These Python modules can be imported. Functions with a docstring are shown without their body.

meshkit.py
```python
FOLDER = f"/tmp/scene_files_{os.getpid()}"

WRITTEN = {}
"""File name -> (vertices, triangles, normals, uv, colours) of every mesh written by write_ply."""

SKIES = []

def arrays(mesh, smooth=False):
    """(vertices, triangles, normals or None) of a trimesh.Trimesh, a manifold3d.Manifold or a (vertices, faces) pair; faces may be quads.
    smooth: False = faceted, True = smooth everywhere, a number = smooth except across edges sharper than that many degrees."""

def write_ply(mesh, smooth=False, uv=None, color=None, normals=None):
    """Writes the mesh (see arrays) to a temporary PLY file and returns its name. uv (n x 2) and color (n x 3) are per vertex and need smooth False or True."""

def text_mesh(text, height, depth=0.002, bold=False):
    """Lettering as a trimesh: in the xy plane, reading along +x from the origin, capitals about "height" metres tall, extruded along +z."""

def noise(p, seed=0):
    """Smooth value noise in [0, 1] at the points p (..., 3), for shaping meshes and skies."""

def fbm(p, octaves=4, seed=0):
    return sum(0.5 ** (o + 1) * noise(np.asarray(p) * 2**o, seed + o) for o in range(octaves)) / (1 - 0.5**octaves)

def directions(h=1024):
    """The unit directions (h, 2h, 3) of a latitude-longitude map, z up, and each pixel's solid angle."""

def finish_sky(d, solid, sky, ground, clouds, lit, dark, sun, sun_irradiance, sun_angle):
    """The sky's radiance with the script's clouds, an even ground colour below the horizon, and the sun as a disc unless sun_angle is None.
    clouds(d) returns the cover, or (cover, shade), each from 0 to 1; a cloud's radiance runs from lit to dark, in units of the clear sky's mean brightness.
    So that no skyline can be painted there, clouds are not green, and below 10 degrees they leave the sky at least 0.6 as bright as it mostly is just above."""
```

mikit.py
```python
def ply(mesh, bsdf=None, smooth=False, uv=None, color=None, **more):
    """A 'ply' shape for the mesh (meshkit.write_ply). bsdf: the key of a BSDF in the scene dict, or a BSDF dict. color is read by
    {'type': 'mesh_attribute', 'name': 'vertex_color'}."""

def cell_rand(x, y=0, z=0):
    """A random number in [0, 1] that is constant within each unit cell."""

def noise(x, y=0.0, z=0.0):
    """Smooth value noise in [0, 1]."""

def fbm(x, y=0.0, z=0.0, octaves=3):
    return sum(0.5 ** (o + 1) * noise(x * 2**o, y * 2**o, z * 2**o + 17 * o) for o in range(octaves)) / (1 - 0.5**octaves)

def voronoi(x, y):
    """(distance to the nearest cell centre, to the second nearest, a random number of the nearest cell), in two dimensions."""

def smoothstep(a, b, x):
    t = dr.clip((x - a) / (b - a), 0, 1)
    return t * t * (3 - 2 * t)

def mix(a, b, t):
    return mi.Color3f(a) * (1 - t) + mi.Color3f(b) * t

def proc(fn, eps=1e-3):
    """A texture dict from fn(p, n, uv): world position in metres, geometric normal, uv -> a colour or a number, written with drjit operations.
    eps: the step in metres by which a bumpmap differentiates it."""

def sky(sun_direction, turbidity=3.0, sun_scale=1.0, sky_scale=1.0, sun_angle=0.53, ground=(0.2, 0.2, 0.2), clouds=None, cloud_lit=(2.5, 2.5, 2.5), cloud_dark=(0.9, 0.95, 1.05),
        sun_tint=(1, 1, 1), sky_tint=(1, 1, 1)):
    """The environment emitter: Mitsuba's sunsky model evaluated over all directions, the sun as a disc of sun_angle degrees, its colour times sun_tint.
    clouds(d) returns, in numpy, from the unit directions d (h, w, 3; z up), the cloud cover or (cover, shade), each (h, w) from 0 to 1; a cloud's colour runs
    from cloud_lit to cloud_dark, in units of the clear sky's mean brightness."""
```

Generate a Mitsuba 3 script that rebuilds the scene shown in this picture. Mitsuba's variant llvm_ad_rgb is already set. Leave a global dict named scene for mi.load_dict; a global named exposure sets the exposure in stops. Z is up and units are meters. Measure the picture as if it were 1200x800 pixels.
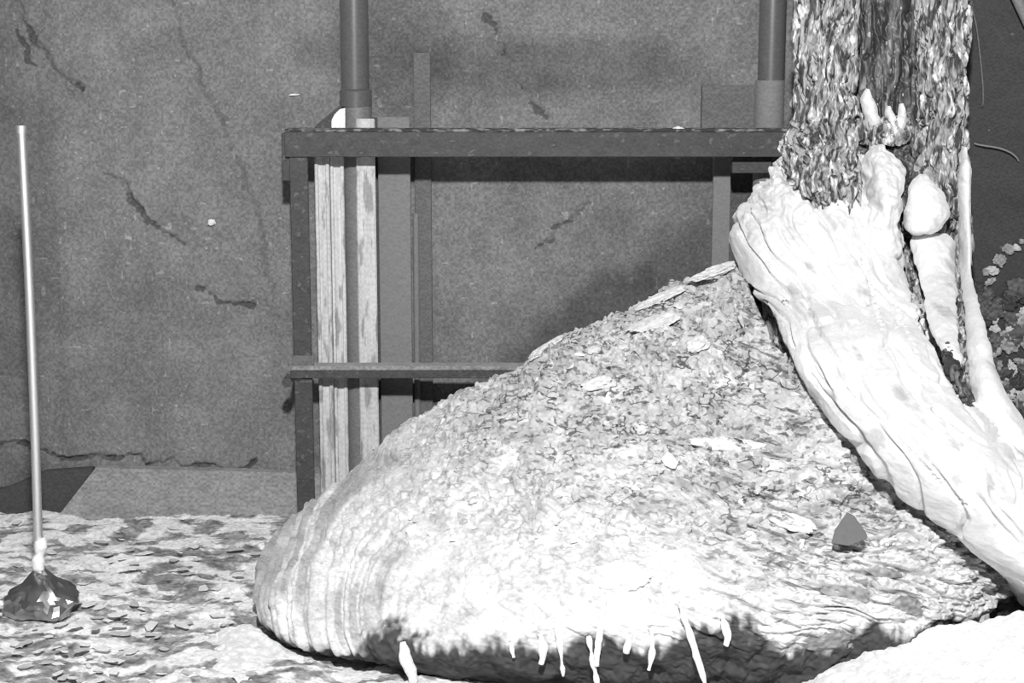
import math, random
import numpy as np
import trimesh, manifold3d
from scipy.spatial import cKDTree
import drjit as dr
import mitsuba as mi
import mikit, meshkit
from mikit import noise, fbm, smoothstep, mix

T = mi.ScalarTransform4f
scene, labels = {}, {}
random.seed(7)
rng = np.random.default_rng(7)

# ------------------------------------------------------------------ camera, light, exposure
F, CAM, PITCH = 2000.0, np.array([0, 0, 1.6]), math.radians(10.2)
cp, sp = math.cos(PITCH), math.sin(PITCH)
scene['camera'] = {'type': 'perspective', 'fov': math.degrees(2 * math.atan(600 / F)), 'fov_axis': 'x',
                   'to_world': T().look_at(origin=CAM.tolist(), target=[0, cp, 1.6 - sp], up=[0, 0, 1]), 'near_clip': 0.05}
exposure = 0.0
LAMP = np.array([0.0, 0.2, 3.0])
LAMP_R = 0.10
LAMP_L = 3400.0


def P(px, py, Y):
    """The place in the room that the photograph shows at a pixel, for a given distance Y from the camera's wall."""
    u, v = (px - 600) / F, (400 - py) / F
    d = np.array([u, cp + v * sp, -sp + v * cp])
    return CAM + d * (Y / d[1])


def project(q):
    d = np.asarray(q) - CAM
    zc = d[..., 1] * cp - d[..., 2] * sp
    yc = d[..., 1] * sp + d[..., 2] * cp
    return 600 + F * d[..., 0] / zc, 400 - F * yc / zc


# ------------------------------------------------------------------ helpers
def put(key, mesh, mat, smooth=False, label=None, cat=None, group=None, kind=None, **more):
    scene[key] = mikit.ply(mesh, mat, smooth, **more)
    say(key, label, cat, group, kind)
    return key


def say(key, label=None, cat=None, group=None, kind=None):
    d = {k: v for k, v in (('label', label), ('category', cat), ('group', group), ('kind', kind)) if v}
    if d:
        labels[key] = d


def num(key, i):
    return key if i == 0 else f'{key}_{i:03d}'


def cat_(*ms):
    return trimesh.util.concatenate(list(ms))


def hull(pts):
    return trimesh.PointCloud(np.asarray(pts)).convex_hull


def bar(a, b, bevel=0.002):
    """A box from corner a to corner b with chamfered edges."""
    a, b = np.minimum(a, b), np.maximum(a, b)
    k = min(bevel, (b - a).min() / 3)
    pts = []
    for i in range(8):
        c = np.array([(a, b)[(i >> j) & 1][j] for j in range(3)])
        s = np.array([1 if not (i >> j) & 1 else -1 for j in range(3)])
        for j in range(3):
            q = c.copy(); q[(j + 1) % 3] += s[(j + 1) % 3] * k; q[(j + 2) % 3] += s[(j + 2) % 3] * k * 0
            q = c + s * k; q[j] = c[j]
            pts.append(q)
    return hull(pts)


def grid_faces(n, m, wrap=False):
    i, j = np.meshgrid(np.arange(n - 1), np.arange(m if wrap else m - 1), indexing='ij')
    j2 = (j + 1) % m
    return np.stack([i * m + j, i * m + j2, (i + 1) * m + j2, (i + 1) * m + j], -1).reshape(-1, 4)


def normals(g, wrap=False):
    if wrap:
        e = np.concatenate([g[:, -1:], g, g[:, :1]], 1)
        dv = (e[:, 2:] - e[:, :-2])
    else:
        dv = np.gradient(g, axis=1)
    n = np.cross(np.gradient(g, axis=0), dv)
    return n / np.maximum(np.linalg.norm(n, axis=-1, keepdims=True), 1e-9)


def sweep(path, radii, n=20, sub=1, wob=0.0, seed=0):
    """A round tube along a polyline."""
    path, radii = np.asarray(path, float), np.broadcast_to(radii, len(path)).astype(float)
    if sub > 1:
        t = np.linspace(0, len(path) - 1, (len(path) - 1) * sub + 1)
        from scipy.interpolate import CubicSpline
        k = np.arange(len(path))
        path = CubicSpline(k, path)(t) if len(path) > 2 else np.stack([np.interp(t, k, path[:, j]) for j in range(3)], 1)
        radii = np.interp(t, k, radii)
    tan = np.gradient(path, axis=0)
    tan /= np.linalg.norm(tan, axis=1, keepdims=True)
    ref = np.array([0, 1, 0.0]) if abs(tan[0, 1]) < 0.8 else np.array([1.0, 0, 0])
    a = np.cross(tan, ref); a /= np.linalg.norm(a, axis=1, keepdims=True)
    b = np.cross(tan, a)
    th = np.linspace(0, 2 * np.pi, n, endpoint=False)
    g = path[:, None] + radii[:, None, None] * (np.cos(th)[None, :, None] * a[:, None] + np.sin(th)[None, :, None] * b[:, None])
    if wob:
        g = g + wob * (meshkit.fbm(g * 40, 2, seed)[..., None] - 0.5) * (g - path[:, None]) / radii[:, None, None]
    v = np.vstack([g.reshape(-1, 3), path[:1], path[-1:]])
    f = [list(map(int, q)) for q in grid_faces(len(path), n, True)]
    tri = []
    for q in f:
        tri += [[q[0], q[1], q[2]], [q[0], q[2], q[3]]]
    c0, c1, last = len(v) - 2, len(v) - 1, (len(path) - 1) * n
    for j in range(n):
        tri += [[c0, (j + 1) % n, j], [c1, last + j, last + (j + 1) % n]]
    m = trimesh.Trimesh(v, tri, process=False)
    if m.volume < 0:
        m.invert()
    return m


def chip(r, flat=0.4, n=14, long=1.0):
    q = r.normal(size=(n, 3))
    q /= np.linalg.norm(q, axis=1, keepdims=True)
    q *= r.uniform(0.75, 1.0, (n, 1))
    return hull(q * [long, 1, flat])


# ------------------------------------------------------------------ materials (greys: the photograph is black and white)
def grey(fn, rough=0.9, spec=0.2, metal=0.0):
    return {'type': 'twosided', 'bsdf': {'type': 'principled', 'base_color': mikit.proc(fn), 'roughness': rough, 'specular': spec, 'metallic': metal}}


def g3(v):
    return mi.Color3f(v)


WALL_Y = 5.64


def seg_dist(x, z, pts):
    d = mi.Float(9.0)
    for (x0, z0), (x1, z1) in zip(pts[:-1], pts[1:]):
        ex, ez = x1 - x0, z1 - z0
        t = dr.clip(((x - x0) * ex + (z - z0) * ez) / (ex * ex + ez * ez), 0, 1)
        d = dr.minimum(d, dr.sqrt(dr.square(x - x0 - t * ex) + dr.square(z - z0 - t * ez)))
    return d


def wall_line(*px):
    q = np.array([P(a, b, WALL_Y)[[0, 2]] for a, b in px])
    k = np.concatenate([[0], np.cumsum(np.linalg.norm(np.diff(q, axis=0), axis=1))])
    t = np.linspace(0, k[-1], max(len(px), int(k[-1] / 0.045) + 2))
    o = np.stack([np.interp(t, k, q[:, j]) for j in (0, 1)], 1)
    o[1:-1] += rng.normal(size=(len(o) - 2, 2)) * 0.009
    return [tuple(map(float, v)) for v in o]


CRACKS = [  # broken plaster lines on the back wall: points, width in metres, depth
    (wall_line((-20, -40), (22, 10), (45, 55), (70, 82), (95, 104)), 0.011, 0.012),
    (wall_line((18, 30), (40, 70), (60, 92), (85, 108)), 0.007, 0.006),
    (wall_line((122, 206), (140, 209), (158, 238), (172, 254), (198, 276), (216, 286)), 0.010, 0.014),
    (wall_line((232, 338), (246, 346), (268, 357), (296, 358)), 0.009, 0.012),
    (wall_line((196, -10), (212, 45), (240, 100), (262, 150), (285, 205), (305, 262), (325, 345)), 0.008, 0.004),
    (wall_line((78, 100), (76, 200), (70, 330), (66, 450), (62, 540)), 0.006, 0.003),
    (wall_line((570, 20), (590, 60), (610, 100), (640, 140)), 0.012, 0.006),
    (wall_line((650, 265), (682, 250), (690, 240)), 0.010, 0.008),
    (wall_line((628, 290), (648, 281)), 0.010, 0.008),
    (wall_line((-20, 522), (30, 520), (60, 532), (75, 540), (130, 538), (200, 541), (262, 548), (298, 550), (299, 540)), 0.008, 0.016),
]


def wall_colour(p, n, uv):
    x, z = p.x, p.z
    g = 0.182 + 0.11 * (fbm(x * 9, z * 9, 3.0, 4) - 0.5)
    g = g * (0.74 + 0.52 * noise(x * 150, z * 150, 1.0))            # sand grain of the render coat
    g = g * (0.85 + 0.30 * noise(x * 330, z * 330, 5.0))
    wob = 0.14 * (fbm(x * 7, z * 7, 9.0, 4) - 0.5)
    # darker patches with their own ragged outlines
    a, b = P(590, 400, WALL_Y), P(850, 205, WALL_Y)
    ex, ez = b[0] - a[0], b[2] - a[2]
    L = math.hypot(ex, ez)
    side = ((x - a[0]) * ez - (z - a[2]) * ex) / L                    # below the slanting outline
    slant_dark = smoothstep(-0.03, 0.09, side + wob) * smoothstep(-0.62, -0.5, x * 0 - 0.3 + x * 0.4)
    slant_dark = slant_dark * (1 - smoothstep(1.42, 1.5, z + wob))
    c, h = P(640, 78, WALL_Y), 0.10
    band = 1 - smoothstep(0.5, 1.1, dr.sqrt(dr.square((x - c[0]) / 0.62) + dr.square((z - c[2]) / 0.12)) + 2.5 * wob)
    c2 = P(470, 60, WALL_Y)
    band2 = 1 - smoothstep(0.6, 1.1, dr.sqrt(dr.square((x - c2[0]) / 0.22) + dr.square((z - c2[2]) / 0.26)) + 2.5 * wob)
    lx = P(74, 300, WALL_Y)[0]
    left = 1 - smoothstep(-0.03, 0.03, x - lx + 0.3 * wob)
    g = g * (1 - 0.45 * slant_dark) * (1 - 0.30 * band) * (1 - 0.28 * band2) * (1 - 0.20 * left)
    g = dr.select(noise(x * 60, z * 60, 7.0) > 0.93, g * 1.5, g)
    d = mi.Float(9.0)
    for pts, w, _ in CRACKS[:4] + CRACKS[6:]:
        d = dr.minimum(d, seg_dist(x, z, pts) / w)
    ragged = d + 1.4 * (noise(x * 90, z * 90, 2.0) - 0.4) + 3.0 * (noise(x * 17, z * 17, 6.0) - 0.36)
    g = g * (1 - 0.5 * (1 - smoothstep(0.5, 1.1, ragged)))           # dirty broken edges
    faint = seg_dist(x, z, CRACKS[4][0]) / 0.012 + 1.6 * (noise(x * 60, z * 60, 12.0) - 0.4)
    g = g * (1 - 0.24 * (1 - smoothstep(0.4, 1.1, faint)))
    return g3(g)


def floor_colour(p, n, uv):
    x, y = p.x, p.y
    w = 0.10 * (fbm(x * 6, y * 6, 1.0, 3) - 0.5)
    a = fbm(x * 12 + 6 * w, y * 24 + 30 * w, 2.0, 5)
    b = fbm(x * 40, y * 70, 6.0, 3)
    g = 0.27 + 0.52 * smoothstep(0.40, 0.58, a) + 0.45 * (b - 0.5)
    g = g * (0.72 + 0.56 * noise(x * 140, y * 200, 3.0))
    return g3(dr.clip(g, 0.05, 0.85))


def crust_colour(p, n, uv):
    g = 0.72 + 0.25 * (fbm(p.x * 25, p.y * 25, p.z * 25, 3) - 0.5)
    g = g * (0.85 + 0.3 * noise(p.x * 160, p.y * 160, p.z * 160))
    return g3(dr.clip(g, 0.1, 0.9))


def mound_colour(p, n, uv):
    x, y, z = p.x, p.y, p.z
    # direction along the flow (down to the right) for the streaks
    a, c = 0.94 * x - 0.34 * z, 0.34 * x + 0.94 * z
    up = smoothstep(0.22, 0.62, z + 0.18 * (x - 0.2) + 0.12 * (fbm(x * 5, y * 5, z * 5, 3) - 0.5))
    right = smoothstep(0.25, 0.75, x + 0.3 * (fbm(x * 4, y * 4, z * 4 + 5, 2) - 0.5))
    g = 0.70 - 0.21 * up - 0.22 * (1 - smoothstep(-0.66, -0.60, x + 0.06 * (noise(x * 30, y * 30, z * 30) - 0.5))) + 0.46 * (fbm(x * 15, y * 15, z * 20, 3) - 0.5)
    g = g * (0.84 + 0.32 * noise(x * 150, y * 150, z * 150))
    wx, wz = x + 0.03 * (fbm(x * 11, y * 11, z * 11 + 3, 2) - 0.5), z + 0.03 * (fbm(x * 11 + 7, y * 11, z * 11, 2) - 0.5)
    seam = 1 - dr.abs(2 * fbm(wx * 22, y * 22, wz * 34, 3) - 1)          # thin dirty seams between the crusts
    here = smoothstep(0.46, 0.60, fbm(x * 19, y * 19, z * 19 + 11, 3))
    g = g * (1 - (0.15 + 0.60 * up) * here * smoothstep(0.90, 0.97, seam))
    grit = fbm(x * 60, y * 60, z * 90, 3)
    g = g * (1 - (0.15 + 0.40 * up) * smoothstep(0.58, 0.68, grit))
    st = fbm(a * 13, y * 18, c * 80, 3)
    g = g * (1 - (0.12 + 0.50 * right) * smoothstep(0.585, 0.66, st) * smoothstep(0.40, 0.55, fbm(x * 8, y * 8, z * 8 + 2, 2)))
    # black glassy crust, also painted as undercut shade, round the mound's foot
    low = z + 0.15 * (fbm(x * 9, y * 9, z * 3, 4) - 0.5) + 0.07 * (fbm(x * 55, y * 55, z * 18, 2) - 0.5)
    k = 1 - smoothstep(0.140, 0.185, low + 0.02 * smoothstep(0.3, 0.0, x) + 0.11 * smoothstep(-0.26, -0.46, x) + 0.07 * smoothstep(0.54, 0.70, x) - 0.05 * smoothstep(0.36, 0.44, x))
    # grey and white skins that lie over one another at the left end
    ring = x - 3.5 * dr.square(z - 0.16)
    bands = noise(ring * 44 + 1.6 * fbm(x * 5, y * 5, z * 5, 2), y * 1.5, z * 1.5)
    g = g * (1 - 0.34 * smoothstep(-0.18, -0.44, x) * smoothstep(0.46, 0.64, bands))
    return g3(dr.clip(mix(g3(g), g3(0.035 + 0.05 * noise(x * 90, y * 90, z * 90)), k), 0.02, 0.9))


def foot_colour(p, n, uv):
    x, y, z = p.x, p.y, p.z
    g = 0.70 + 0.20 * (fbm(x * 12, y * 12, z * 9, 3) - 0.5)
    g = g * (0.93 + 0.14 * noise(x * 150, y * 150, z * 150))
    a, c = 0.86 * x + 0.5 * z, 0.5 * x - 0.86 * z
    s = fbm(a * 26, y * 10, c * 10, 4)
    g = g * (1 - 0.30 * smoothstep(0.58, 0.72, s))
    return g3(dr.clip(g, 0.05, 0.92))


def bark_colour(p, n, uv):
    x, y, z = p.x, p.y, p.z
    w = 0.03 * (fbm(x * 10, y * 10, z * 10, 2) - 0.5)
    s = fbm((x + 1.6 * w) * 115, y * 80, z * 19, 3)
    g = mix(g3(0.06), g3(0.34), smoothstep(0.38, 0.58, s)).x
    g = g + 0.36 * smoothstep(0.58, 0.68, fbm((x + 1.6 * w) * 90, y * 60, z * 24 + 7, 3))
    g = g * (0.65 + 0.7 * noise(x * 150, y * 150, z * 110))
    return g3(dr.clip(g, 0.03, 0.9))


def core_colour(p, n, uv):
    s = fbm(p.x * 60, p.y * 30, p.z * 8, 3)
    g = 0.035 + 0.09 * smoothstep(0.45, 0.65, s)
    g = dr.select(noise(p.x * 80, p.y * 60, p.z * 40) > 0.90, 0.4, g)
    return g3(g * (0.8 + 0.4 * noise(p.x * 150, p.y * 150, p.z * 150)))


def paint_colour(p, n, uv):
    g = 0.058 + 0.03 * (fbm(p.x * 30, p.y * 30, p.z * 30, 3) - 0.5)
    g = dr.select(fbm(p.x * 55, p.y * 55, p.z * 55 + 3, 3) > 0.70, 0.10, g)
    return g3(g * (0.7 + 0.6 * noise(p.x * 160, p.y * 160, p.z * 160)))


def pale_metal_colour(p, n, uv):
    g = 0.52 + 0.26 * (fbm(p.x * 150, p.y * 4, p.z * 4, 3) - 0.5)
    g = g * (1 - 0.45 * smoothstep(0.55, 0.68, fbm(p.x * 60, p.y * 10, p.z * 9 + 4, 3)))
    return g3(dr.clip(g * (0.85 + 0.3 * noise(p.x * 150, p.y * 150, p.z * 120)), 0.04, 0.8))


def flat_grey(v, amt=0.3, fr=150):
    return lambda p, n, uv: g3(v * (1 - amt / 2 + amt * noise(p.x * fr, p.y * fr, p.z * fr)))


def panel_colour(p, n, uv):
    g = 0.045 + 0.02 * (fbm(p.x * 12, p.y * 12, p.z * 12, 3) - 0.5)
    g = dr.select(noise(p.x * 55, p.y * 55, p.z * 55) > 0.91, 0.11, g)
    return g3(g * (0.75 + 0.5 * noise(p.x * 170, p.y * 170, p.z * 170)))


scene['wall_plaster'] = grey(wall_colour)
scene['floor_crust'] = grey(floor_colour)
scene['white_crust'] = grey(crust_colour)
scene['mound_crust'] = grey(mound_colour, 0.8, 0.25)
scene['foot_stone'] = grey(foot_colour, 0.75, 0.25)
scene['bark_crust'] = grey(bark_colour, 0.6, 0.4)
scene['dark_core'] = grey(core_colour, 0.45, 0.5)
scene['black_paint'] = grey(paint_colour, 0.6, 0.3)
scene['pale_metal'] = grey(pale_metal_colour, 0.5, 0.4)
scene['pipe_grey'] = grey(flat_grey(0.10), 0.35, 0.5)
scene['plate_grey'] = grey(flat_grey(0.21), 0.8)
scene['gap_shade'] = grey(flat_grey(0.085, 0.5), 0.85)
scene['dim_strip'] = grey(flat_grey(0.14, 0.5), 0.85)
scene['kerb_plaster'] = grey(lambda p, n, uv: g3((0.26 + 0.12 * (fbm(p.x * 25, p.y * 25, p.z * 40, 3) - 0.5)) * (0.68 + 0.64 * noise(p.x * 140, p.y * 140, p.z * 140))), 0.9)
scene['dark_slab'] = grey(flat_grey(0.07, 0.5), 0.9)
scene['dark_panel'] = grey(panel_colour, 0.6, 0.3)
scene['room_concrete'] = grey(flat_grey(0.22), 0.9)
scene['chip_white'] = grey(flat_grey(0.78, 0.3), 0.85)
scene['chip_grey'] = grey(flat_grey(0.50, 0.4), 0.85)
scene['chip_dark'] = grey(flat_grey(0.16, 0.4), 0.85)
scene['crumb_grey'] = grey(flat_grey(0.30, 0.9, 110), 0.9)
scene['crumb_dark'] = grey(flat_grey(0.10, 1.2, 110), 0.9)
scene['sleeve_grey'] = grey(flat_grey(0.17, 0.4), 0.5, 0.4)
scene['lump_grey'] = grey(flat_grey(0.26, 1.1, 95), 0.85)
scene['lump_pale'] = grey(flat_grey(0.66, 0.45, 120), 0.85)
scene['worn_paint'] = grey(lambda p, n, uv: g3(dr.clip(0.05 + 0.22 * smoothstep(0.45, 0.7, fbm(p.x * 40, p.y * 40, p.z * 40, 3)), 0, 1)), 0.7)
scene['shard_grey'] = grey(flat_grey(0.145, 0.15), 0.8)
scene['white_paint'] = grey(flat_grey(0.85, 0.1), 0.7)
scene['rod_metal'] = {'type': 'twosided', 'bsdf': {'type': 'principled', 'base_color': {'type': 'rgb', 'value': [0.9] * 3}, 'metallic': 1.0, 'roughness': 0.50}}
scene['black_film'] = {'type': 'twosided', 'bsdf': {'type': 'principled', 'base_color': {'type': 'rgb', 'value': [0.42] * 3}, 'metallic': 1.0, 'roughness': 0.34, 'specular': 0.5}}

# ------------------------------------------------------------------ the room
def wall_mesh():
    x0, x1, z0, z1, st = -1.95, 2.15, -0.05, 2.05, 0.0055
    xs = np.concatenate([[-3.3, -2.9, -2.4], np.arange(x0, x1, st), [2.4, 2.9, 3.3]])
    zs = np.concatenate([np.arange(z0, z1, st), [2.2, 2.6, 3.0, 3.55]])
    X, Z = np.meshgrid(xs, zs, indexing='xy')
    q = np.stack([X, np.zeros_like(X), Z], -1)
    dep = 0.006 * (meshkit.fbm(q * 6, 4, 3) - 0.5) + 0.0022 * (meshkit.noise(q * 130, 4) - 0.5)
    for pts, w, h in CRACKS:
        d = np.full(X.shape, 9.0)
        for (ax, az), (bx, bz) in zip(pts[:-1], pts[1:]):
            ex, ez = bx - ax, bz - az
            t = np.clip(((X - ax) * ex + (Z - az) * ez) / (ex * ex + ez * ez), 0, 1)
            d = np.minimum(d, np.hypot(X - ax - t * ex, Z - az - t * ez))
        rag = d / w + 1.3 * (meshkit.noise(q * 70, 8) - 0.45) + 1.6 * (meshkit.noise(q * 14, 9) - 0.4)
        dep += h * np.clip(1.3 - rag, 0, 1)
    v = np.stack([X, WALL_Y + dep, Z], -1).reshape(-1, 3)
    return v, grid_faces(len(zs), len(xs))


put('wall_back', wall_mesh(), 'wall_plaster', True, kind='structure', label='grey rough plastered back wall with cracks behind the metal frame')


def slab(a, b):
    return trimesh.creation.box(bounds=[np.minimum(a, b), np.maximum(a, b)])


put('wall_left', slab((-3.4, -1.6, -0.1), (-3.2, 5.8, 3.5)), 'room_concrete', kind='structure')
put('wall_right', slab((3.2, -1.6, -0.1), (3.4, 5.8, 3.5)), 'room_concrete', kind='structure')
put('wall_front', slab((-3.4, -1.8, -0.1), (3.4, -1.6, 3.5)), 'room_concrete', kind='structure')
put('ceiling', slab((-3.4, -1.8, 3.5), (3.4, 5.8, 3.6)), 'room_concrete', kind='structure')

# the one lamp: a floodlight hung from the ceiling above and behind the camera
aim = np.array([0.3, 5.0, 0.7]) - LAMP
aim /= np.linalg.norm(aim)
M = T().look_at(origin=LAMP.tolist(), target=(LAMP + aim).tolist(), up=[0, 0, 1])
scene['flood_lamp__bulb'] = {'type': 'disk', 'to_world': M @ T().scale(LAMP_R), 'emitter': {'type': 'area', 'radiance': {'type': 'rgb', 'value': [LAMP_L] * 3}}}
th = np.linspace(0, 2 * np.pi, 32, endpoint=False)
prof = [(0.115, 0.03), (0.12, 0.03), (0.12, -0.01), (0.09, -0.09), (0.04, -0.12), (0.001, -0.12), (0.001, -0.11), (0.036, -0.11), (0.085, -0.08), (0.115, -0.01)]
g = np.array([[(r * math.cos(t), r * math.sin(t), h) for t in th] for r, h in prof])
housing = trimesh.Trimesh(*[a for a in (g.reshape(-1, 3), np.vstack([grid_faces(len(prof), 32, True)[:, [0, 1, 2]], grid_faces(len(prof), 32, True)[:, [0, 2, 3]]]))], process=False)
housing.apply_transform(np.array(M.matrix))
put('flood_lamp__housing', housing, 'black_paint', 30)
put('flood_lamp__stem', sweep([LAMP - aim * 0.11, LAMP - aim * 0.14 + [0, 0, 0.05], (LAMP - aim * 0.14) * [1, 1, 0] + [0, 0, 3.5]], 0.012, 12), 'black_paint', 30)
say('flood_lamp', 'black floodlight hanging from the ceiling', 'lamp')

# ------------------------------------------------------------------ floor
def floor_mesh():
    # the part in view is fine, with a wide apron around it
    xs = np.concatenate([[-3.3, -2.4], np.arange(-1.75, 1.0, 0.0065), np.linspace(1.02, 1.9, 60), [2.5, 3.3]])
    ys = np.concatenate([[-1.7, 0.5, 2.0, 3.0], np.arange(3.6, 5.66, 0.008), [5.75]])
    X, Y = np.meshgrid(xs, ys, indexing='xy')
    q = np.stack([X, Y, 0 * X], -1)
    lay = meshkit.fbm(q * [5, 11, 1], 4, 21)
    steps = np.floor(lay * 9) / 9 + np.clip((lay * 9 % 1) * 5 - 4, 0, 1) / 9     # flaked layers
    Z = 0.055 * (steps - 0.5) + 0.010 * (meshkit.fbm(q * [22, 50, 1], 3, 5) - 0.5) + 0.004 * (meshkit.noise(q * 120, 6) - 0.5)
    fade = np.clip((Y - 3.4) / 0.3, 0, 1) * np.clip((X + 2.0) / 0.3, 0, 1)
    return np.stack([X, Y, Z * fade], -1).reshape(-1, 3), grid_faces(len(ys), len(xs))


put('floor', floor_mesh(), 'floor_crust', True, kind='structure', label='floor covered with pale flaky crust')

r = np.random.default_rng(31)
FLAKES = [mikit.ply(chip(r, 0.16, 16), k, False) for k in ('white_crust', 'white_crust', 'chip_white', 'chip_grey', 'white_crust', 'chip_grey') for _ in range(2)]
for i in range(170):
    px, py = r.uniform(0, 420), r.uniform(604, 800) ** 1.0
    if py > 690 and px > 300:
        px -= 250
    Y = 1.6 / math.tan(PITCH + math.atan((py - 400) / F))
    q = P(px, py, Y)
    s = r.uniform(0.006, 0.022)
    scene[num('floor__crust_flake', i)] = {**FLAKES[i % len(FLAKES)], 'to_world': T().translate([q[0], q[1], 0.004 + r.uniform(-0.006, 0.008)]).rotate([0, 0, 1], r.uniform(0, 360)).rotate([1, 0, 0], r.uniform(-4, 4)).scale([s * r.uniform(1.0, 2.2), s, s * 0.6])}

# sloping plaster kerb at the foot of the back wall, cut off slantwise at its left end
a, b = P(112, 548, 5.60), P(62, 598, 5.56)
x_end = P(345, 560, 5.6)[0] + 0.12
zt = a[2]
k = hull([[a[0], 5.60, zt], [x_end, 5.60, zt - 0.02], [b[0], 5.55, -0.02], [x_end, 5.55, -0.02], [a[0], 5.7, zt], [x_end, 5.7, zt - 0.02], [b[0], 5.7, -0.02], [x_end, 5.7, -0.02]])
for _ in range(6):
    k = k.subdivide()
kv = k.vertices.copy()
kv[:, 1] -= 0.010 * (meshkit.fbm(kv * 12, 4, 2) - 0.5) + 0.003 * meshkit.noise(kv * 110, 4)
put('trim_1', (kv, k.faces), 'kerb_plaster', True, kind='structure', label='low sloping plaster kerb at the foot of the back wall')
pl = [P(-40, 578, 5.6), P(5, 573, 5.6), P(30, 563, 5.6), P(52, 553, 5.6), P(108, 549, 5.6)]
base = [[q[0], -0.02] for q in (pl[0], pl[-1])]
from shapely.geometry import Polygon
m = trimesh.creation.extrude_polygon(Polygon([(q[0], q[2]) for q in pl] + [(pl[-1][0], -0.02), (pl[0][0], -0.02)]), 0.06, engine='earcut')
m.apply_transform([[1, 0, 0, 0], [0, 0, 1, 5.605], [0, 1, 0, 0], [0, 0, 0, 1]])
if m.volume < 0: m.invert()
put('trim_2', m, 'dark_slab', kind='structure', label='dark low slab with a curved top in the lower left corner')  # dark slab left of the kerb's slanting end

# dark panel added right of the trunk; its tone stands for the trunk's shadow
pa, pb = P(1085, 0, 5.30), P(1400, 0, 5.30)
put('wall_shade_panel', slab((pa[0], 5.30, -0.02), (pb[0] + 0.6, 5.42, 2.2)), 'dark_panel', kind='structure', label='dark scratched panel added as the shaded wall right of the trunk')

# ------------------------------------------------------------------ the metal frame
def box_px(x0, y0, x1, y1, Y, depth, zlow=None, bev=0.002):
    """A bar whose front, at distance Y, covers these pixels."""
    a, b = P(x0, y1, Y), P(x1, y0, Y)
    lo = a[2] if zlow is None else zlow
    return bar([a[0], Y, lo], [b[0], Y + depth, b[2]], bev)


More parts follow.
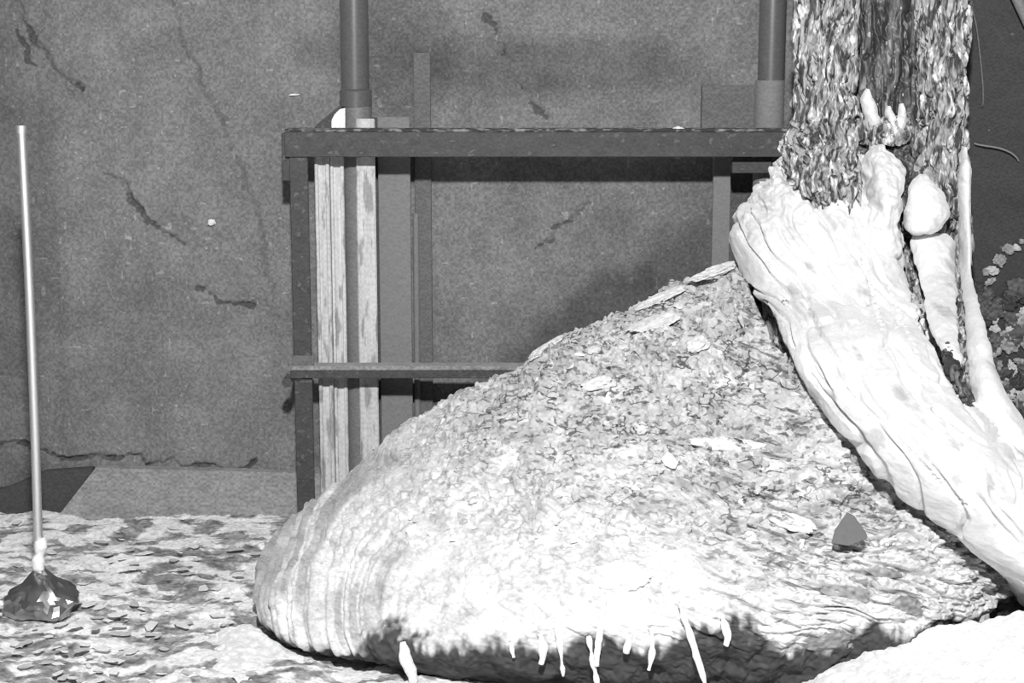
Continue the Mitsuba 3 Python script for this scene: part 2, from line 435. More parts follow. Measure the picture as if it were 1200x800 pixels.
RY = 5.335
a, b = P(333, 153, RY), P(960, 147, RY)
top = bar([a[0], RY, P(0, 184, RY)[2]], [b[0], RY + 0.010, a[2] - 0.004], 0.002)
put('guard_rail__top_rail__top_flange', bar([a[0], RY - 0.001, a[2] - 0.0041], [b[0], RY + 0.075, a[2] + 0.005], 0.004), 'worn_paint', label='worn greyer top flange')
say('guard_rail', 'black painted angle iron railing standing in front of the pale pipes', 'railing')
put('guard_rail__top_rail', top, 'black_paint')
a, b = P(339, 184, RY + 0.012), P(370, 640, RY + 0.012)
post = cat_(bar([a[0], RY + 0.0105, -0.01], [b[0], RY + 0.02, P(0, 154, RY)[2]], 0.002), bar([a[0], RY + 0.0199, -0.01], [a[0] + 0.009, RY + 0.085, P(0, 154, RY)[2]], 0.002))
put('guard_rail__post', post, 'black_paint')
put('guard_rail__corner_plate', box_px(331, 156, 340, 212, RY + 0.02, 0.02), 'black_paint')
a, b = P(340, 430, RY), P(700, 426, RY)
low = cat_(bar([a[0], RY - 0.004, a[2] - 0.036], [b[0], RY + 0.004, a[2] - 0.012], 0.0015), bar([P(371, 0, RY)[0], RY + 0.0095, a[2] - 0.030], [b[0], RY + 0.0202, a[2] - 0.013], 0.001))
put('guard_rail__lower_rail', low, 'black_paint')
put('guard_rail__lower_rail__top_edge', bar([a[0], RY - 0.006, a[2] - 0.0121], [b[0], RY + 0.06, a[2] + 0.004], 0.005), 'kerb_plaster', label='paler top flange')  # top flange coloured paler than the rail
q = P(337, 447, RY)
hexb = trimesh.creation.cylinder(0.018, 0.03, sections=6); hexb.apply_transform(trimesh.transformations.rotation_matrix(math.pi / 2, [1, 0, 0])); hexb.apply_translation(q)
hexb2 = trimesh.creation.cylinder(0.010, 0.05, sections=16); hexb2.apply_transform(trimesh.transformations.rotation_matrix(math.pi / 2, [0, 1, 0])); hexb2.apply_translation(q + [0.02, 0.012, 0.012])
put('guard_rail__bolt', cat_(hexb, hexb2), 'black_paint')
q = P(355, 421, RY + 0.004)
put('guard_rail__clip', bar(q + [-0.035, 0, -0.022], q + [0.035, 0.007, 0.012], 0.003), 'dim_strip', label='small grey clip on the post')

# bars and pipes behind the frame
def channel(x0, x1, ytop, Y, name, label, slant=0):
    a, b = P(x0, 300, Y), P(x1, 300, Y)
    z1 = P(0, ytop, Y)[2]
    w = b[0] - a[0]
    m = cat_(bar([a[0], Y + 0.012, -0.01], [b[0], Y + 0.018, z1], 0.001), bar([a[0], Y, -0.01], [a[0] + w * 0.24, Y + 0.0121, z1], 0.002), bar([b[0] - w * 0.26, Y, -0.01], [b[0], Y + 0.0121, z1], 0.002))
    if slant:
        m = trimesh.intersections.slice_mesh_plane(m, [-0.8, 0, -0.75], [a[0] + w * 0.1, Y, z1 - slant], cap=False)
    put(name, m, 'pale_metal', label=label, cat='metal bar')


channel(370.5, 387.5, 158, 5.42, 'metal_channel', 'pale narrow metal channel right beside the black post')
channel(388.5, 404.5, 152, 5.445, 'metal_channel_001', 'pale metal channel with a rounded top left of the thick pipe')
put('metal_channel_001__end_tab', hull([P(a, b, Y) for Y in (5.444, 5.463) for a, b in ((388.5, 156), (388.5, 141), (392, 134), (398, 128), (404.5, 126.5), (404.5, 156))]), 'white_paint', label='white rounded end tab')
put('slant_plate', hull([P(a, b, Y) for Y in (5.48, 5.49) for a, b in ((366, 153), (371, 146), (400, 122), (410, 120), (410, 160), (366, 160))]), 'black_paint', label='black slanting plate behind the pale channel, above the rail', cat='plate')  # black slanting plate between channel and wall

PY, R = 5.50, 0.047
pc = lambda py: P(421, py, PY)
cx = pc(300)[0]
say('pipe', 'thick grey pipe running up the wall behind the left end of the frame', 'pipe')
put('pipe__lower_sleeve', sweep([[cx, PY, -0.01], [cx, PY, P(0, 112, PY)[2]]], R, 40), 'sleeve_grey', 30, label='grey lower sleeve')
q = P(416, 139, PY - R - 0.012)
put('pale_stripe', bar([q[0], PY - R - 0.012, -0.01], [P(437, 0, PY - R - 0.012)[0], PY - R - 0.001, P(0, 139, PY - R - 0.012)[2]], 0.004), 'pale_metal', label='pale flat strip added for the pale stripe down the thick pipe', cat='metal strip')  # flat strip added for the pale stripe down the pipe
zc = P(0, 106, PY)[2]
put('pipe__collar', sweep([[cx - 0.003, PY, zc - 0.05], [cx - 0.003, PY, zc - 0.006], [cx - 0.003, PY, zc], [cx - 0.003, PY, zc + 0.006]], [R + 0.004, R + 0.004, R + 0.005, R - 0.004], 40), 'pipe_grey', 40, label='grey pipe collar')
put('pipe__upper_pipe', sweep([[cx - 0.004, PY, zc], [cx - 0.004, PY, 2.3]], R * 0.94, 40), 'pipe_grey', 30, label='darker grey upper pipe')
q = P(906, 0, PY)
say('pipe_001', 'grey pipe on the wall just left of the rough trunk, above the rail', 'pipe')
put('pipe_001__upper_pipe', sweep([[q[0], PY, P(0, 95, PY)[2]], [q[0], PY, 2.3]], R * 0.9, 40), 'pipe_grey', 30)
put('pipe_001__lower_sleeve', sweep([[q[0] - 0.004, PY, 0.9], [q[0] - 0.004, PY, P(0, 94, PY)[2]]], R * 0.98, 40), 'plate_grey', 30, label='lighter lower sleeve')

put('flat_bar', box_px(449, 137, 480, 640, 5.545, 0.02, -0.01), 'plate_grey', label='wide flat grey bar to the right of the thick pipe', cat='metal bar')
put('flat_bar_001', box_px(439, 138, 449, 640, 5.60, 0.03, -0.01), 'gap_shade', label='thin dark bar added as the shadow between the thick pipe and the wide grey bar', cat='metal bar')  # the gap's wall shadow is built as a dark bar
put('flat_bar_002', box_px(490, 62, 504, 640, 5.615, 0.03, -0.01), 'dim_strip', label='dark flat strip added as the shadow right of the thin conduit', cat='metal bar')  # stands in for the conduit's own shadow on the wall
q0, q1 = P(487, 250, 5.605), P(487, 640, 5.605)
put('conduit', sweep([q0, [q0[0], q0[1], 0.0]], 0.010, 16), 'plate_grey', 30, label='thin pale conduit right of the wide flat bar, ending below the rail', cat='conduit')
put('flat_bar_003', box_px(827, 150, 858, 640, 5.57, 0.02, 0.3), 'plate_grey', label='flat grey bar below the right end of the top rail', cat='metal bar')
put('wall_square', box_px(822, 100, 890, 160, 5.60, 0.05), 'dim_strip', label='dark square slab on the wall above the right end of the rail', cat='plate')  # dark square against the wall, behind the rail
q = P(896, 150, 5.5)
put('rail_shadow', box_px(858, 182, 905, 203, 5.395, 0.045), 'black_paint', label='small black block added as the shadow under the rail beside the trunk', cat='shadow')  # the shadow under the rail, built as a black block

# pale specks
def speck(name, px, py, Y, size, label, cat, long=1.6, seed=1):
    r = np.random.default_rng(seed)
    m = chip(r, 0.95 if long < 1.2 else 0.5, 20, long); m.apply_scale(size); m.apply_translation(P(px, py, Y))
    put(name, m, 'white_paint', label=label, cat=cat)


speck('paint_blob', 248, 261, WALL_Y - 0.012, 0.015, 'small round white blob on the wall left of the frame', 'blob', 1.0, 3)
speck('paint_blob_001', 345, 111, WALL_Y - 0.006, 0.009, 'tiny pale fleck on the wall above the left corner of the frame', 'blob', 2.6, 4)
speck('plaster_flake', 797, 150, RY + 0.02, 0.014, 'white plaster flake lying on the top rail', 'flake', 2.0, 5)

# ------------------------------------------------------------------ the solidified mass: mound
say('lava_mass', 'huge pale solidified lava mound with a rough trunk rising on its right', 'lava mass')
C = np.array([1.00, 5.0])


def mound():
    nphi, ns = 1250, 470
    # angle about the apex: most of the samples on the side that is in view
    u = np.linspace(0, 1, nphi)
    phi = np.radians(np.interp(u, [0, 0.10, 0.90, 1.0], [60, 150, 330, 390]))
    s = np.linspace(0, 1, ns)
    c, sn = np.cos(phi), np.sin(phi)
    left = np.clip(-c, 0, 1)
    ax = np.where(c < 0, 1.76, 0.62)
    by = np.where(sn < 0, np.interp(np.degrees(phi), [180, 245, 290, 360], [1.16, 1.16, 0.80, 0.72]), 0.50)
    n = np.where(c < 0, np.where(sn < 0, 2.9, 2.1), 2.2)
    R = ((np.abs(c) / ax) ** n + (np.abs(sn) / by) ** n) ** (-1 / n)
    # profile curves (fraction of the radius, height)
    tl = [0, .12, .25, .38, .5, .62, .74, .85, .92, .97, 1.0]
    L_r = np.array([0, .20, .40, .56, .74, .87, .95, .985, .99, .97, .90])
    L_z = np.array([1.02, .93, .79, .63, .45, .25, .145, .095, .065, .035, -.02])
    F_r = np.array([0, .18, .36, .53, .70, .85, .95, 1.0, .985, .94, .87])
    F_z = np.array([1.02, .95, .86, .75, .61, .46, .33, .215, .15, .07, -.02])
    from scipy.interpolate import PchipInterpolator as I
    lr, lz, fr, fz = (I(tl, k)(s) for k in (L_r, L_z, F_r, F_z))
    w = np.clip((-sn - 0.52) / 0.36, 0, 1)[:, None]
    w = w * w * (3 - 2 * w)
    rr, zz = lr * (1 - w) + fr * w, lz * (1 - w) + fz * w
    X = C[0] + rr * (R * c)[:, None]
    Y = C[1] + rr * (R * sn)[:, None]
    g = np.stack([X, Y, zz + 0 * X], -1)
    nn = normals(g)
    if nn[nphi // 2, ns // 2, 2] < 0:
        nn = -nn
    fb, no = meshkit.fbm, meshkit.noise
    x, y, z = g[..., 0], g[..., 1], g[..., 2]
    up = np.clip((z + 0.15 * (x - 0.2) - 0.16) / 0.30, 0, 1)                  # rubbly top
    right = np.clip((x - 0.25) / 0.5, 0, 1)
    d = 0.075 * (fb(g * 3.2, 3, 1) - 0.5)
    # rubble: broken plates with steep edges
    wq = g + 0.05 * np.stack([fb(g * 9, 2, 31), fb(g * 9, 2, 32), fb(g * 9, 2, 33)], -1)
    lumps = fb(wq * [16, 16, 24], 3, 5)
    st = np.floor(lumps * 7) / 7 + np.clip((lumps * 7 % 1) * 4 - 3, 0, 1) / 7
    nose = np.clip((-0.22 - x) / 0.22, 0, 1)
    amp = np.clip(2.2 * fb(g * 5, 2, 71) - 0.35, 0.25, 1.6)
    d += up * (1 - 0.9 * nose) * (0.070 * amp * (st - 0.5) + 0.034 * (fb(wq * [44, 44, 80], 3, 9) - 0.5))
    # long streaks running down to the right
    sx, sc = 0.94 * x - 0.34 * z, 0.34 * x + 0.94 * z
    q = np.stack([sx * 5, y * 9, sc * 30 + 3 * fb(g * 5, 2, 40)], -1)
    rid = 1 - np.abs(2 * fb(q, 3, 12) - 1)
    lowz = np.clip((z - 0.12) / 0.12, 0.1, 1)
    d -= lowz * (0.25 + 0.75 * right) * 0.030 * np.clip(rid - 0.80, 0, 1) / 0.2
    q = np.stack([sx * 12, y * 14, sc * 60], -1)
    d += lowz * (0.2 + 0.8 * right) * 0.012 * (fb(q, 2, 15) - 0.5)
    # folds that wrap round the left end
    ph = 120 * (x - 3.5 * (z - 0.16) ** 2) + 7.0 * fb(g * 3.0, 3, 17)
    d += nose * (0.018 * np.abs(np.sin(ph * 0.5)) + 0.008 * np.abs(np.sin(ph * 1.15 + 1)) + 0.02 * fb(np.stack([ph / 14, x * 2, z * 2], -1), 2, 72) - 0.018)
    d += 0.010 * (fb(g * [26, 26, 40], 3, 19) - 0.5) + 0.004 * (no(g * 120, 20) - 0.5)
    # the undercut is hung with lumps
    d += 0.10 * np.clip((0.24 - z) / 0.16, 0, 1) * w * (fb(g * [17, 17, 11], 4, 23) - 0.45)
    # deep crevices where the trunk's foot bears on the mound
    ppx, ppy = project(g)
    for pts, hw, dep in (([(880, 312), (894, 346), (906, 372), (924, 396)], 0.020, 0.24), ([(926, 405), (932, 440)], 0.010, 0.05), ([(996, 516), (1030, 556), (1075, 600), (1120, 641), (1172, 688)], 0.013, 0.16)):
        line = []
        for a, b in zip(pts[:-1], pts[1:]):
            for t in np.linspace(0, 1, 9):
                k = (ppx - a[0] - t * (b[0] - a[0])) ** 2 + (ppy - a[1] - t * (b[1] - a[1])) ** 2 + 1e6 * (np.einsum('ijk,ijk->ij', nn, CAM - g) < 0)
                line.append(g.reshape(-1, 3)[np.argmin(k)])
        dist = cKDTree(np.array(line)).query(g.reshape(-1, 3))[0].reshape(g.shape[:2])
        d -= dep * np.clip(1.35 - dist / hw * (0.85 + 0.3 * no(g * 40, 77)), 0, 1)
    g = g + nn * d[..., None]
    return g, nn


MG, MN = mound()
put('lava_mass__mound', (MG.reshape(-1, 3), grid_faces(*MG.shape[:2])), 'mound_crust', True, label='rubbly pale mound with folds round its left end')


MPX, MPY = project(MG)
# only the face of the mound that is turned to the room
FACE = (np.einsum('ijk,ijk->ij', MN, CAM - MG) > 0.15)


def on_mound(px, py):
    k = np.where(FACE, (MPX - px) ** 2 + (MPY - py) ** 2, 1e9)
    i = np.unravel_index(np.argmin(k), k.shape)
    return MG[i], MN[i]


def frame(n, spin, r):
    n = n / np.linalg.norm(n)
    a = np.cross(n, [0, 0, 1.0]); a /= np.linalg.norm(a)
    b = np.cross(n, a)
    c, s = math.cos(spin), math.sin(spin)
    return np.column_stack([c * a + s * b, -s * a + c * b, n])


r = np.random.default_rng(5)
CH = [mikit.ply(chip(r, 0.42, 13), m_, False) for m_ in ('chip_white', 'chip_grey', 'mound_crust', 'mound_crust', 'mound_crust', 'chip_grey') for _ in range(3)]
n_chip = 0
while n_chip < 285:
    t = r.uniform()
    px = 470 + 500 * t ** 0.8
    top_y = np.interp(px, [470, 610, 720, 860, 1000], [520, 432, 368, 305, 330])
    py = top_y + r.uniform(0, 1) ** 1.2 * (640 - top_y)
    if px > 925 and py < 330 + (px - 860) * 1.25:
        continue
    q, n = on_mound(px, py)
    s = r.uniform(0.007, 0.021)
    A = frame(n + 0.5 * r.normal(size=3), r.uniform(0, 6.28), r)
    m4 = np.eye(4); m4[:3, :3] = A @ np.diag([s * r.uniform(1, 1.8), s, s]); m4[:3, 3] = q - n / np.linalg.norm(n) * s * 0.05
    scene[num('lava_mass__crust_chip', n_chip)] = {**CH[n_chip % len(CH)], 'to_world': T(m4.tolist())}
    n_chip += 1

# the grey triangular shard lying on the slope
q, n = on_mound(995, 622)
sh = []
for dx, dy in ((-20, 14), (-16, -2), (-2, -22), (6, -18), (20, 2), (22, 8), (0, 17)):
    sh.append(P(995 + dx, 622 + dy, q[1] - 0.075 + 0.0022 * dy * -1))
nf = np.array([0.0, -0.9, 0.42])
put('stone_shard', hull(np.vstack([np.array(sh), np.array(sh) - nf * 0.008])), 'shard_grey', label='smooth grey triangular shard lying on the right slope of the mound', cat='shard')

# white drips over the dark underside
DR = [([(472, 752), (476, 772), (486, 800)], .016), ([(632, 742), (636, 760), (634, 778)], .010), ([(650, 724), (656, 756), (660, 792)], .007), ([(709, 700), (703, 738), (699, 780)], .009),
      ([(762, 735), (764, 760), (760, 785)], .008), ([(796, 706), (808, 742), (826, 800)], .009), ([(690, 745), (694, 770), (700, 800)], .008), ([(598, 752), (602, 770)], .008), ([(738, 742), (734, 765)], .011), ([(846, 722), (852, 742), (850, 756)], .010)]
for i, (pts, rad) in enumerate(DR):
    path = []
    for (px, py) in pts:
        path.append(P(px, py, min(on_mound(a_, b_)[0][1] for a_, b_ in pts) - 0.010))
    put(num('lava_mass__drip', i), sweep(path, [rad * 0.5] + [rad] * (len(path) - 2) + [rad * 0.7], 10, 8, 0.012, i), 'chip_white', True, label='thin white drip over the black underside' if i == 0 else None)

# ------------------------------------------------------------------ the trunk and its foot
def loft(st, nth, nz, disp, spin=0.0):
    """st: rows of (left pixel, right pixel, height pixel, distance of the middle, half depth); a stack of level ellipses."""
    from scipy.interpolate import PchipInterpolator as I
    rows = []
    for x0, x1, py, Y, hd in st:
        a, b = P(x0, py, Y), P(x1, py, Y)
        rows.append([(a[0] + b[0]) / 2, Y, (a[2] + b[2]) / 2, (b[0] - a[0]) / 2, hd])
    rows = np.array(rows)
    k = np.concatenate([[0], np.cumsum(np.linalg.norm(np.diff(rows[:, :3], axis=0), axis=1))])
    t = np.linspace(0, k[-1], nz)
    r5 = I(k, rows)(t)
    th = np.linspace(0, 2 * np.pi, nth, endpoint=False)
    c, s = np.cos(th), np.sin(th)
    g = np.stack([r5[:, 0, None] + r5[:, 3, None] * c, r5[:, 1, None] + r5[:, 4, None] * s, r5[:, 2, None] + 0 * c[None]], -1)
    nn = normals(g, True)
    if nn[nz // 2, 0, 0] < 0:
        nn = -nn
    TH = np.degrees(th)[None] + 0 * t[:, None]
    g2 = g + nn * disp(g, TH, (t / k[-1])[:, None])[..., None]
    # close both ends
    v = np.vstack([g2.reshape(-1, 3), g2[0].mean(0), g2[-1].mean(0)])
    q = grid_faces(nz, nth, True)
    f = np.vstack([q[:, [0, 1, 2]], q[:, [0, 2, 3]]])
    j = np.arange(nth); j2 = (j + 1) % nth
    f = np.vstack([f, np.stack([np.full(nth, len(v) - 2), j2, j], 1), np.stack([np.full(nth, len(v) - 1), (nz - 1) * nth + j, (nz - 1) * nth + j2], 1)])
    m = trimesh.Trimesh(v, f, process=False)
    if m.volume < 0:
        m.invert()
    return m


def bump(g, px, py, Y, rad, amp):
    q = P(px, py, Y)
    return amp * np.exp(-(((g - q) / rad) ** 2).sum(-1))


def bark(seed, amp=1.0):
    def f(g, th, t):
        w = g + 0.03 * (meshkit.fbm(g * 8, 2, seed)[..., None] - 0.5)
        rid = 1 - np.abs(2 * meshkit.fbm(w * [52, 52, 10], 3, seed + 1) - 1)
        return amp * (0.045 * (meshkit.fbm(w * [30, 30, 6], 3, seed + 2) - 0.5) - 0.026 * np.clip(rid - 0.78, 0, 1) / 0.22 + 0.018 * (meshkit.fbm(w * [70, 70, 16], 2, seed + 3) - 0.5))
    return f


def foot_disp(g, th, t):
    x, z = g[..., 0], g[..., 2]
    d = 0.05 * (meshkit.fbm(g * 4, 3, 60) - 0.5)
    a, c = 0.86 * x + 0.5 * z, 0.5 * x - 0.86 * z
    q = np.stack([a * 22 + 2 * meshkit.fbm(g * 4, 2, 66), g[..., 1] * 4, c * 4], -1)
    rid = 1 - np.abs(2 * meshkit.fbm(q, 2, 61) - 1)
    d -= 0.018 * np.clip(rid - 0.86, 0, 1) / 0.14
    d += 0.012 * (meshkit.fbm(q * 1.7, 2, 62) - 0.5)
    top = np.clip((0.16 - t) / 0.12, 0, 1)
    d += (0.008 + 0.03 * top) * (meshkit.fbm(g * 38, 3, 63) - 0.5)
    d += bump(g, 905, 345, 4.95, np.array([.05, .14, .06]), 0.045) + bump(g, 918, 378, 4.90, np.array([.03, .12, .04]), 0.03)
    d += bump(g, 880, 270, 5.0, np.array([.06, .2, .08]), 0.02) + bump(g, 1060, 470, 4.6, np.array([.10, .3, .12]), 0.02)
    px, py = project(g)
    front = np.sin(np.radians(th)) < 0.1
    for pts, hw, dep in (([(1063, 236), (1068, 280), (1078, 330), (1098, 395), (1120, 440)], 0.012, 0.05), ([(1100, 478), (1118, 494), (1150, 516)], 0.012, 0.05), ([(1012, 306), (1024, 340), (1034, 384)], 0.007, 0.018),
                         ([(1118, 440), (1150, 480), (1200, 525)], 0.006, 0.02), ([(1040, 330), (1062, 380), (1085, 440)], 0.006, 0.014), ([(945, 215), (955, 240), (975, 265)], 0.010, 0.03), ([(1050, 512), (1090, 552), (1130, 592)], 0.006, 0.012)):
        line = []
        for a, b in zip(pts[:-1], pts[1:]):
            for q in np.linspace(0, 1, 9):
                k = (px - a[0] - q * (b[0] - a[0])) ** 2 + (py - a[1] - q * (b[1] - a[1])) ** 2 + 1e6 * ~front
                line.append(g.reshape(-1, 3)[np.argmin(k)])
        dist = cKDTree(np.array(line)).query(g.reshape(-1, 3))[0].reshape(x.shape)
        d -= dep * np.clip(1.3 - dist / hw * (0.7 + 0.6 * meshkit.noise(g * 45, 77)), 0, 1)
    return d


say('lava_mass__trunk_foot', 'smooth white lower part of the trunk')
FOOT = [(912, 1000, 165, 5.06, .08), (905, 1030, 195, 5.04, .14), (880, 1050, 232, 5.01, .20), (864, 1055, 275, 4.98, .25), (876, 1063, 325, None, .26), (908, 1081, 380, None, .27), (926, 1104, 425, None, .27), (955, 1144, 470, None, .27),
        (1003, 1200, 525, None, .27), (1075, 1285, 592, None, .26), (1145, 1370, 655, None, .25), (1190, 1420, 700, None, .24), (1215, 1440, 735, None, .24)]
FOOT = [(a, b, c, (on_mound(a + 6, c)[0][1] - (0.07 if c < 400 else 0.035)) if y is None else y, h) for a, b, c, y, h in FOOT]
FY = lambda py: float(np.interp(py, [q[2] for q in FOOT], [q[3] for q in FOOT]))
put('lava_mass__trunk_foot', loft(FOOT, 420, 620, foot_disp), 'foot_stone', True, label='smooth white lower part of the trunk')
put('lava_mass__trunk_column', loft([(931, 1004, -60, 5.02, .10), (930, 1004, 60, 5.01, .10), (927, 1003, 130, 4.99, .11), (918, 1004, 180, 4.96, .13), (925, 1008, 215, 4.90, .12), (945, 1008, 240, 4.88, .08), (975, 1008, 262, 4.86, .04)], 260, 420, bark(70)), 'bark_crust', True, label='rough bark-like left column of the trunk')
put('lava_mass__trunk_column_001', loft([(1074, 1133, -60, 5.02, .09), (1074, 1133, 60, 5.01, .09), (1072, 1134, 150, 5.0, .10), (1066, 1134, 210, FY(210) - .06, .10), (1050, 1135, 280, FY(280) + .06, .10), (1060, 1138, 350, FY(350) + .08, .10), (1095, 1150, 430, FY(430) + .08, .09), (1125, 1170, 470, FY(470) + .1, .07)], 220, 420, bark(80)), 'bark_crust', True, label='rough right column of the trunk')
put('lava_mass__trunk_core', loft([(985, 1092, -60, 5.12, .09), (985, 1092, 80, 5.11, .09), (985, 1092, 170, 5.07, .11), (995, 1085, 215, 5.0, .12), (1010, 1080, 240, 4.95, .1)], 200, 300, bark(90, 0.5)), 'dark_core', True, label='dark streaked hollow between the two columns')


def soft(seed, amp=1.0):
    return lambda g, th, t: amp * (0.030 * (meshkit.fbm(g * 14, 3, seed) - 0.5) + 0.008 * (meshkit.fbm(g * [60, 60, 25], 2, seed + 1) - 0.5))


put('lava_mass__bulge', loft([(1022, 1034, 168, 4.93, .03), (1014, 1046, 182, 4.91, .06), (1012, 1054, 205, 4.88, .08), (1016, 1054, 240, 4.84, .09), (1022, 1052, 290, 4.82, .06), (1028, 1050, 330, 4.84, .03)], 140, 180, soft(100, 2.0)), 'foot_stone', True, label='white tongue below the dark hollow')
put('lava_mass__bridge', loft([(1008, 1066, 134, 5.0, .03), (1004, 1070, 143, 4.99, .06), (1004, 1070, 156, 4.98, .07), (1010, 1062, 168, 4.98, .05)], 160, 70, bark(150, 0.8)), 'bark_crust', True, label='rough grey crust bridging the two columns')
for i, rows in enumerate(([(1016, 1019, 104, 4.97, .01), (1010, 1026, 120, 4.96, .025), (1012, 1030, 140, 4.95, .03), (1016, 1030, 152, 4.97, .02)], [(1040, 1043, 124, 4.96, .01), (1038, 1048, 136, 4.95, .02), (1038, 1050, 148, 4.95, .02)], [(1055, 1057, 122, 4.95, .01), (1052, 1062, 136, 4.94, .02), (1046, 1062, 148, 4.94, .02), (1040, 1052, 158, 4.94, .015)])):
    put(num('lava_mass__crust_tip', i), loft(rows, 40, 60, soft(140 + i, 0.9)), 'foot_stone', True, label='white spiky crust tip in the dark hollow' if i == 0 else None)


def rel(rows, off):
    return [(a, b, c, FY(c) + off + y, h) for a, b, c, y, h in rows]


put('lava_mass__knob', loft(rel([(1078, 1086, 206, 0, .01), (1068, 1096, 218, 0, .035), (1062, 1108, 238, 0, .055), (1060, 1113, 252, 0, .06), (1062, 1106, 266, 0, .05), (1070, 1095, 273, 0, .02)], -.16), 90, 90, soft(110, 1.1)), 'foot_stone', True, label='white faceted knob')
put('lava_mass__lobe', loft(rel([(1072, 1108, 274, 0, .03), (1068, 1116, 284, 0, .05), (1073, 1118, 310, 0, .06), (1084, 1120, 350, 0, .065), (1092, 1122, 390, 0, .06), (1105, 1126, 420, 0, .04), (1114, 1124, 432, 0, .02)], -.10), 140, 220, soft(120, 0.8)), 'foot_stone', True, label='white wrinkled lobe below the knob')
put('lava_mass__side_sheet', loft([(1128, 1132, 172, 4.92, .02), (1122, 1135, 205, 4.90, .05)] + rel([(1126, 1136, 300, 0, .05), (1132, 1150, 370, .02, .06), (1138, 1168, 440, .03, .07), (1150, 1205, 500, .04, .08), (1190, 1270, 560, .05, .08)], -.03), 110, 420, soft(130, 0.5)), 'foot_stone', True, label='thin white sheet down the right edge of the trunk')

put('lava_mass__hollow_shade', loft(rel([(1104, 1110, 398, 0, .02), (1104, 1118, 415, 0, .04), (1108, 1124, 432, 0, .05), (1117, 1132, 452, 0, .04), (1130, 1140, 470, 0, .02)], -.12), 90, 90, bark(160, 0.7)), 'dark_core', True, label='dark lump added as the shade in the hollow below the lobe')  # dark colour stands for shade the lamp does not give here
LUMPS = [(990, 690, 30, 13, 'lump_grey'), (1062, 709, 24, 8, 'lump_grey'), (972, 750, 34, 11, 'lump_grey'), (930, 612, 24, 8, 'lump_pale'), (768, 378, 34, 14, 'lump_pale'), (818, 402, 13, 11, 'lump_pale'), (828, 316, 34, 9, 'lump_pale'), (772, 350, 36, 12, 'lump_pale'), (846, 312, 22, 7, 'lump_pale'),
         (640, 408, 28, 10, 'lump_pale'), (620, 496, 26, 7, 'lump_pale'), (850, 520, 40, 7, 'lump_pale'), (905, 545, 30, 9, 'lump_pale'), (728, 675, 30, 16, 'lump_pale'), (700, 448, 20, 8, 'lump_pale'), (1030, 668, 26, 7, 'lump_grey')]
for i, (px, py, w, h, m_) in enumerate(LUMPS):
    q, n = on_mound(px, py)
    n = n / np.linalg.norm(n)
    u = np.array([1.0, 0, -0.25]); u -= n * (u @ n); u /= np.linalg.norm(u)
    v_ = np.cross(n, u)
    ic = trimesh.creation.icosphere(4, 1.0)
    d = 0.45 + 1.0 * meshkit.fbm(ic.vertices * 1.5 + 9 * i, 2, 88) + 0.35 * (meshkit.fbm(ic.vertices * 6 + 9 * i, 3, 89) - 0.5)
    vv = ic.vertices * d[:, None] * [w / 430, h / 430 * 1.2, 0.013]
    put(num('lava_mass__embedded_lump', i), (q + vv @ np.stack([u, v_, n]), ic.faces), m_, True)

# ------------------------------------------------------------------ pale ledge in the foreground, crust edge in front of the mound
def ledge(pts, Y0, h, seed, nx=260, ny=120, depth=0.5):
    """A crusted bank: its far top edge passes through the pixels at distance Y0, sloping down towards the camera."""
    t = np.linspace(0, 1, nx)
    k = np.linspace(0, 1, len(pts))
    px, py = np.interp(t, k, [p[0] for p in pts]), np.interp(t, k, [p[1] for p in pts])
    y0 = np.interp(t, k, Y0)
    e = np.array([P(a, b, c) for a, b, c in zip(px, py, y0)])
    e[:, 2] *= np.clip(t / 0.22, 0, 1) ** 0.7
    s = np.linspace(0, 1, ny)
    prof_y = np.interp(s, [0, .10, .22, 1], [0.05, 0.02, 0, -depth])
    prof_z = np.interp(s, [0, .10, .22, 1], [-1, -0.4, 0, -0.5])
    g = np.zeros((nx, ny, 3))
    g[..., 0] = e[:, None, 0] - 0.0 * prof_y
    g[..., 1] = e[:, None, 1] + prof_y
    g[..., 2] = np.maximum(e[:, None, 2] + np.where(prof_z < -0.5 - 1e-6, prof_z * (e[:, None, 2] + 0.02), prof_z * h), -0.02)
    g[..., 2] = np.where((s < .22)[None], e[:, None, 2] * (1 + prof_z) - 0.02 * (-prof_z), e[:, None, 2] + prof_z * h)
    nn = normals(g)
    if nn[nx // 2, ny // 2, 2] < 0: nn = -nn
    d = 0.040 * (meshkit.fbm(g * [9, 9, 9], 4, seed) - 0.5) + 0.022 * (meshkit.fbm(g * 40, 2, seed + 1) - 0.5)
    g = g + nn * d[..., None]
    return g.reshape(-1, 3), grid_faces(nx, ny)


put('floor__crust_ledge', ledge([(925, 812), (960, 786), (1030, 757), (1100, 738), (1170, 722), (1260, 700), (1400, 680)], [4.0, 4.02, 4.05, 4.08, 4.1, 4.12, 4.15], 0.06, 200), 'white_crust', True, label='bright white crusted ledge in the lower right foreground')
put('floor__crust_ledge_001', ledge([(250, 712), (292, 730), (312, 748), (345, 768), (380, 782), (420, 802), (460, 830)], [4.42, 4.40, 4.34, 4.27, 4.2, 4.12, 4.05], 0.06, 210, depth=0.3), 'white_crust', True, label='pale crust edge in front of the left end of the mound')

